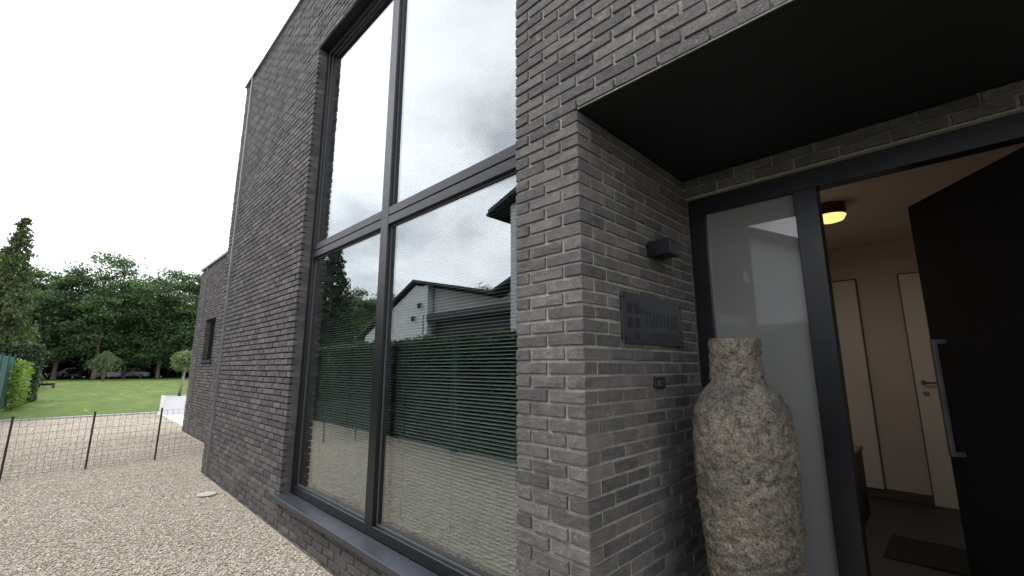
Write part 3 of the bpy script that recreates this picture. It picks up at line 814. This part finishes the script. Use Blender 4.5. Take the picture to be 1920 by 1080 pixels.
def conifer(x, y, H, Rr, mat, label, seed, ntier, ls, nl, cat='conifer'):
    t = thing('conifer_tree', label, cat, (x, y, G)); o = bpy.data.objects.new('crown', conifer_mesh(seed, H, Rr, mat, ntier, ls, nl)); COL.objects.link(o); o.parent = t
    MB().tube([(0, 0, 0), (0, 0, H * .5), (0, 0, H * .97)], [.2, .13, .03], 8).build('trunk', M['bark'], t)
conifer(-50, -5.35, 13.3, 2.35, 'leaf_conifer', 'tall yellowish green conifer rising above the hedge at the left', 8, 52, .17, 44)
conifer(-36.2, -13.1, 12.6, 3.1, 'leaf_spruce', 'dark spruce mirrored beside the left window jamb', 9, 46, .19, 62)
#conifer(-33, -15.5, 9.5, 2.6, 'leaf_spruce', 'shorter dark spruce mirrored below the taller spruce', 10, 34, .19, 60)

# small garden tree peeking over the white bungalow roof
t = thing('garden_tree', 'small leafy tree showing above the white bungalow roof in the reflection', 'tree', (-21, -16.4, G)); t.scale = (.36, .36, .46)
for nm, me in (('crown', BC[1]), ('trunk', BTm[1])):
    o = bpy.data.objects.new(nm, me); COL.objects.link(o); o.parent = t

# hedges: dark core with a skin of leaves
def hedge(name, x0, x1, y0, y1, h, dens, ls, mat, label, seed, bulge=.05):
    rng = np.random.RandomState(seed); t = thing(name, label, 'hedge', ((x0 + x1) / 2, (y0 + y1) / 2, G))
    cx_, cy_ = (x0 + x1) / 2, (y0 + y1) / 2; a, b = (x1 - x0) / 2, (y1 - y0) / 2
    pts = []; outs = []
    for (area, fn, nr) in ((2 * a * h, lambda n: (rng.uniform(-a, a, n), np.full(n, -b), rng.uniform(0, h, n)), (0, -1, 0)), (2 * a * h, lambda n: (rng.uniform(-a, a, n), np.full(n, b), rng.uniform(0, h, n)), (0, 1, 0)),
        (2 * b * h, lambda n: (np.full(n, -a), rng.uniform(-b, b, n), rng.uniform(0, h, n)), (-1, 0, 0)), (2 * b * h, lambda n: (np.full(n, a), rng.uniform(-b, b, n), rng.uniform(0, h, n)), (1, 0, 0)),
        (4 * a * b, lambda n: (rng.uniform(-a, a, n), rng.uniform(-b, b, n), np.full(n, h)), (0, 0, 1))):
        n = int(area * dens); p = np.stack(fn(n), 1); p += rng.normal(size=(n, 3)) * .03
        p += np.array(nr) * (bulge * np.sin(p[:, :1] * 3.1 + p[:, 2:] * 2.3 + p[:, 1:2] * 2.7)); pts.append(p); outs.append(np.tile(nr, (n, 1)))
    p = np.concatenate(pts); V, F = leaves(p, ls, rng, .1, .6, out=np.concatenate(outs))
    tone = np.repeat(np.clip(.1 + .75 * rng.uniform(0, 1, len(p)), 0, 1), 4)
    link('foliage', npmesh('foliage', V, F, tone=tone), M[mat], t)
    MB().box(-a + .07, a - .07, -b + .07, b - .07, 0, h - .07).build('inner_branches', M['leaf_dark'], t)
hedge('boundary_hedge', -17.6, 4.5, -4.2, -3.32, 1.98, 620, .045, 'leaf_hedge', 'long dark green clipped hedge along the gravel, mirrored in the window', 31)
hedge('clipped_hedge', -29.2, -27.9, -9.5, -2.42, 2.36, 500, .06, 'leaf_hedge', 'tall square clipped hedge below the tall conifer at the left', 32)
# bright laurel along the teal screen
def shrub(name, x0, x1, y, h, n, ls, mat, label, seed, wd=.22):
    rng = np.random.RandomState(seed); t = thing(name, label, 'shrub', ((x0 + x1) / 2, y, G)); a = (x1 - x0) / 2
    xx = rng.uniform(-a, a, n); prof = h * (.72 + .28 * np.sin(xx * 2.3 + seed) * np.cos(xx * 1.1)); zz = prof * rng.beta(1.3, .9, n)
    p = np.stack([xx, rng.normal(size=n) * wd * (1.1 - .4 * zz / h), zz], 1); V, F = leaves(p, ls, rng, .5, .5)
    link('foliage', npmesh('foliage', V, F, tone=np.repeat(rng.uniform(0, 1, n) * .7 + .3 * zz / h, 4)), M[mat], t)
    b = MB()
    for i in range(7): x = -a + (i + .5) * 2 * a / 7; b.tube([(x, 0, 0), (x + .05, .03, h * .7)], [.02, .006], 5)
    b.build('stems', M['bark'], t)
shrub('laurel_shrub', -30.5, -22.4, -2.70, 1.78, 3600, .075, 'leaf_bright', 'bright green laurel shrub growing in front of the teal screen', 41, .10)
shrub('leafy_shrub', -45, -32, -3.45, 2.2, 5200, .11, 'leaf_tree', 'darker green bushes along the lawn beyond the clipped hedge', 42, .28)

scn_t = thing('privacy_screen', 'teal windbreak netting panel at the left edge of the yard', 'screen', (-20.9, -2.92, G))
for i in range(3): MB().box(-3.3 + i * 2.2 + .03, -1.1 + i * 2.2 - .03, -.008, .008, .04, 1.80, 0).build('netting_panel', M['teal'], scn_t)
for i in range(4): MB().box(-3.33 + i * 2.2, -3.27 + i * 2.2, -.03, .03, 0, 1.86, .004).build('post', M['teal'], scn_t)
for x, lb in ((-12.95, 'teal green post before the hedge, mirrored in the left window pane'), (-6.3, 'teal green post before the hedge, mirrored in the right window pane')):
    t = thing('fence_post', lb, 'post', (x, -3.12, G), group='teal posts along the hedge')
    MB().box(-.075, .075, -.03, .03, 0, 1.93, .006).build('post', M['teal'], t); MB().box(-.085, .085, -.04, .04, 1.931, 1.95, .004).build('cap', M['teal'], t)

# planter with small olive tree
pt = thing('white_planter', 'large white square planter box on the pale terrace', 'planter', (-17.65, 1.12, G + .012)); pt.scale = (.645, .645, 1)
b = MB(); b.box(-.62, .62, -.62, -.56, 0, .54, .006).box(-.62, .62, .56, .62, 0, .54, .006).box(-.62, -.56, -.559, .559, 0, .54).box(.56, .62, -.559, .559, 0, .54); b.build('box_wall', M['white'], pt)
MB().box(-.558, .558, -.558, .558, .02, .49).build('soil', M['wood_dark'], pt)
ot = thing('olive_tree', 'small round-headed olive tree with pale trunk in the white planter', 'tree', (-17.62, 1.12, G + .50))
MB().tube([(0, 0, 0), (.03, .02, .45), (.0, .05, .75), (.02, .06, 1.15)], [.05, .04, .035, .015], 8).tube([(0, .05, .7), (.15, .1, 1.1)], [.03, .01], 6).tube([(0, .05, .75), (-.16, -.05, 1.15)], [.03, .01], 6).build('trunk', M['bark_pale'], ot, smooth=True)
rng = np.random.RandomState(77); n = 2600; d = rng.normal(size=(n, 3)); d /= np.linalg.norm(d, axis=1)[:, None]
p = d * (rng.uniform(.2, 1, n) ** .45)[:, None] * np.array([.35, .35, .31]) * (1 + .22 * np.sin(d[:, :1] * 7 + d[:, 2:] * 5)) + np.array([0, .04, 1.14])
V, F = leaves(p, .045, rng, .2, .4); link('crown', npmesh('crown', V, F, tone=np.repeat(rng.uniform(0, 1, n), 4)), M['leaf_olive'], ot)
shrub('terrace_shrub', -24.5, -20.5, 4.2, 2.0, 1500, .12, 'leaf_bright', 'bright green bush behind the olive tree beside the low wing', 43, .5)

# weeping tree
wt = thing('weeping_tree', 'small pale green weeping tree at the far edge of the lawn', 'tree', (-66, 1.35, G)); MB().tube([(0, 0, 0), (.1, 0, 1.6), (0, .1, 3)], [.13, .1, .05], 8).build('trunk', M['bark'], wt)
rng = np.random.RandomState(6); parts = []
for i in range(95):
    a = rng.uniform(0, 6.28); r = rng.uniform(.2, 1.35) * (1.25 if math.cos(a) > 0 else .8); m = 38; t_ = rng.uniform(0, 1, m)
    p = np.stack([np.cos(a) * r * (.4 + .6 * np.sqrt(t_)), np.sin(a) * r * (.4 + .6 * np.sqrt(t_)), 3.35 - .55 * r - t_ ** 1.3 * rng.uniform(.6, 2.2)], 1) + rng.normal(size=(m, 3)) * .07
    V, F = leaves(p, .10, rng, .1, .4, droop=1.5); parts.append((V, F, np.repeat(np.full(m, rng.uniform(0, 1)), 4)))
V, F, T = merge(parts); link('crown', npmesh('crown', V, F, tone=T), M['leaf_weep'], wt)

# low bench-like table on the lawn
bt = thing('garden_bench', 'dark low wooden bench on the lawn beside the bushes', 'bench', (-46, -2.45, G), R(80)); bt.scale = (.8, .8, .8)
MB().box(-.55, .55, -.3, .3, .40, .46, .008).build('seat', M['wood_dark'], bt)
for sx in (-1, 1):
    for sy in (-1, 1): MB().box(sx * .47 - .04, sx * .47 + .04, sy * .23 - .04, sy * .23 + .04, 0, .399).build('leg', M['wood_dark'], bt)
MB().box(-.42, .42, -.02, .02, .25, .39).build('apron', M['wood_dark'], bt)
# parked cars in the forest
def car(x, y, rz, mat, label, s=1):
    t = thing('parked_car', label, 'car', (x, y, G), rz, 'cars parked under the forest trees'); t.scale = (s, s, s)
    body = MB().prism([(-2.1, .3), (-2.15, .62), (-1.95, .86), (-1.1, .93), (1.75, .93), (2.1, .85), (2.15, .45), (2.1, .3)], -.85, .85); body.build('body', M[mat], t)
    MB().prism([(-1.15, .935), (-.45, 1.40), (.95, 1.42), (1.72, .935)], -.74, .74).build('cabin_glass', M['carglass'], t)
    MB().prism([(-.50, 1.405), (-.42, 1.46), (.92, 1.47), (1.02, 1.415)], -.72, .72).build('roof', M[mat], t)
    for wx in (-1.35, 1.35):
        for wy in (-.80, .80):
            wh = MB().tube([(wx, wy - .1, .32), (wx, wy + .1, .32)], .32, 18).build('wheel', M['tyre'], t)
            MB().tube([(wx, wy - .104, .32), (wx, wy + .104, .32)], .18, 12).build('rim', M['steel'], wh)
car(-81, 2.3, R(20), 'car_grey', 'silver grey car parked under the trees behind the lawn')
car(-83, 4.9, R(75), 'car_teal', 'pale teal white car parked between two forest trunks', .95)
car(-84, -1.0, R(80), 'car_dark', 'dark car in the forest shade left of the weeping tree', 1.0)

# ================================================================ NEIGHBOURS (seen in the window)
YN = -10.0
hb_ = thing('white_bungalow', 'white bungalow with dark tiled gable roof and black carport, in the window reflection', 'house', (-17, YN, G))
def hp(o): o.parent = hb_; o.matrix_parent_inverse = Matrix.Translation(hb_.location).inverted(); return o
apex = (-18.5, 4.19); lft = (-24.3, 1.62); rgt = (-12.75, 2.93)
hp(MB().prism([(-23.6, G), (-17.85, G), (-17.85, 3.9), (-18.5, 4.05), (-23.6, 1.75)], YN - 6, YN).build('wall', M['siding']))
hp(MB().prism([(-17.84, G + 3.91), (-12.4, G + 3.91), (-12.4, 2.86), (-12.75, 2.80), (-17.84, 3.93)], YN - 6, YN - .35).build('upper_wall', M['cladding']))
hp(MB().box(-17.85, -17.45, YN - .3, YN + .01, 2.49, 3.94).build('corner_post', M['siding']))
rf = MB()
def slope(p, q, th=.13):
    (x0, z0), (x1, z1) = p, q; rf.prism([(x0, z0), (x1, z1), (x1, z1 + th), (x0, z0 + th)], YN - 6.3, YN + .22)
slope(lft, apex); slope((apex[0] + .001, apex[1]), rgt); slope((rgt[0] + .002, rgt[1]), (-9.9, 3.95)); slope((-9.898, 3.95), (-7.5, 3.0))
hp(rf.build('roof', M['tile_roof']))
hp(MB().prism([(-12.39, G + 3.91), (-8.2, G + 3.91), (-8.2, 3.2), (-9.9, 3.9), (-12.39, 2.95)], YN - 6, YN - .36).build('upper_wall', M['cladding']))
cp = hp(MB().box(-17.44, -8.2, YN - .3, YN + .05, 2.18, 2.485).build('carport', M['fascia']))
hp(MB().box(-17.44, -8.2, YN - 5.9, YN - .5, G, 2.17).build('carport_dark_fill', M['carport']))  # black block stands in for the dark inside of the carport
hp(MB().box(-17.70, -17.45, YN - .25, YN, G, 2.489).build('carport_post', M['siding']))
for (x, z) in ((-18.45, 2.35), (-17.95, 2.95)):
    lamp_ = thing('wall_lantern', 'small dark lantern on the white gable wall in the reflection, ' + ('lower of the two' if z < 2.5 else 'upper of the two'), 'lantern', (x, YN, z), group='lanterns on the white gable')
    MB().box(-.03, .03, 0.001, .18, .10, .13).build('bracket', M['fascia'], lamp_); MB().tube([(0, .17, -.12), (0, .17, .06), (0, .17, .13)], [.07, .10, .02], 8).build('lantern', M['fascia'], lamp_)
YS = -7.0
h2 = thing('white_house', 'taller white house with dark roof edge, mirrored at the right of the window', 'house', (-5, YS, G))
def h2p(o): o.parent = h2; o.matrix_parent_inverse = Matrix.Translation(h2.location).inverted(); return o
h2p(MB().prism([(-8.8, G), (-1.6, G), (-1.6, 2.30), (-7.4, 5.25), (-8.8, 4.8)], YS - 5, YS).build('wall', M['cladding']))
sb = MB(); z = G + .1
while z < 5.1:
    xa = -8.8 if z < 4.6 else -8.8 + (z - 4.6) / .32; xb = -1.6 if z < 2.1 else -7.4 + (5.10 - z) / .509
    if xb - xa > .3: sb.box(max(xa, -8.79), min(xb, -1.61), YS + .002, YS + .022, z, z + .155)
    z += .16
s_ = h2p(sb.build('siding', M['siding'])); s_['kind'] = 'stuff'
rf = MB(); YA = YS + .3
def sl2(p, q, th=.13): (x0, z0), (x1, z1) = p, q; rf.prism([(x0, z0), (x1, z1), (x1, z1 + th), (x0, z0 + th)], YS - 5.3, YA)
sl2((-9.5, 4.62), (-7.4, 5.32)); sl2((-7.398, 5.32), (-1.3, 2.22)); h2p(rf.build('roof', M['tile_roof']))
h2p(MB().tube([(-9.52, YS - 5.3, 4.6), (-9.52, YA, 4.6)], .06, 8).build('gutter', M['fascia']))
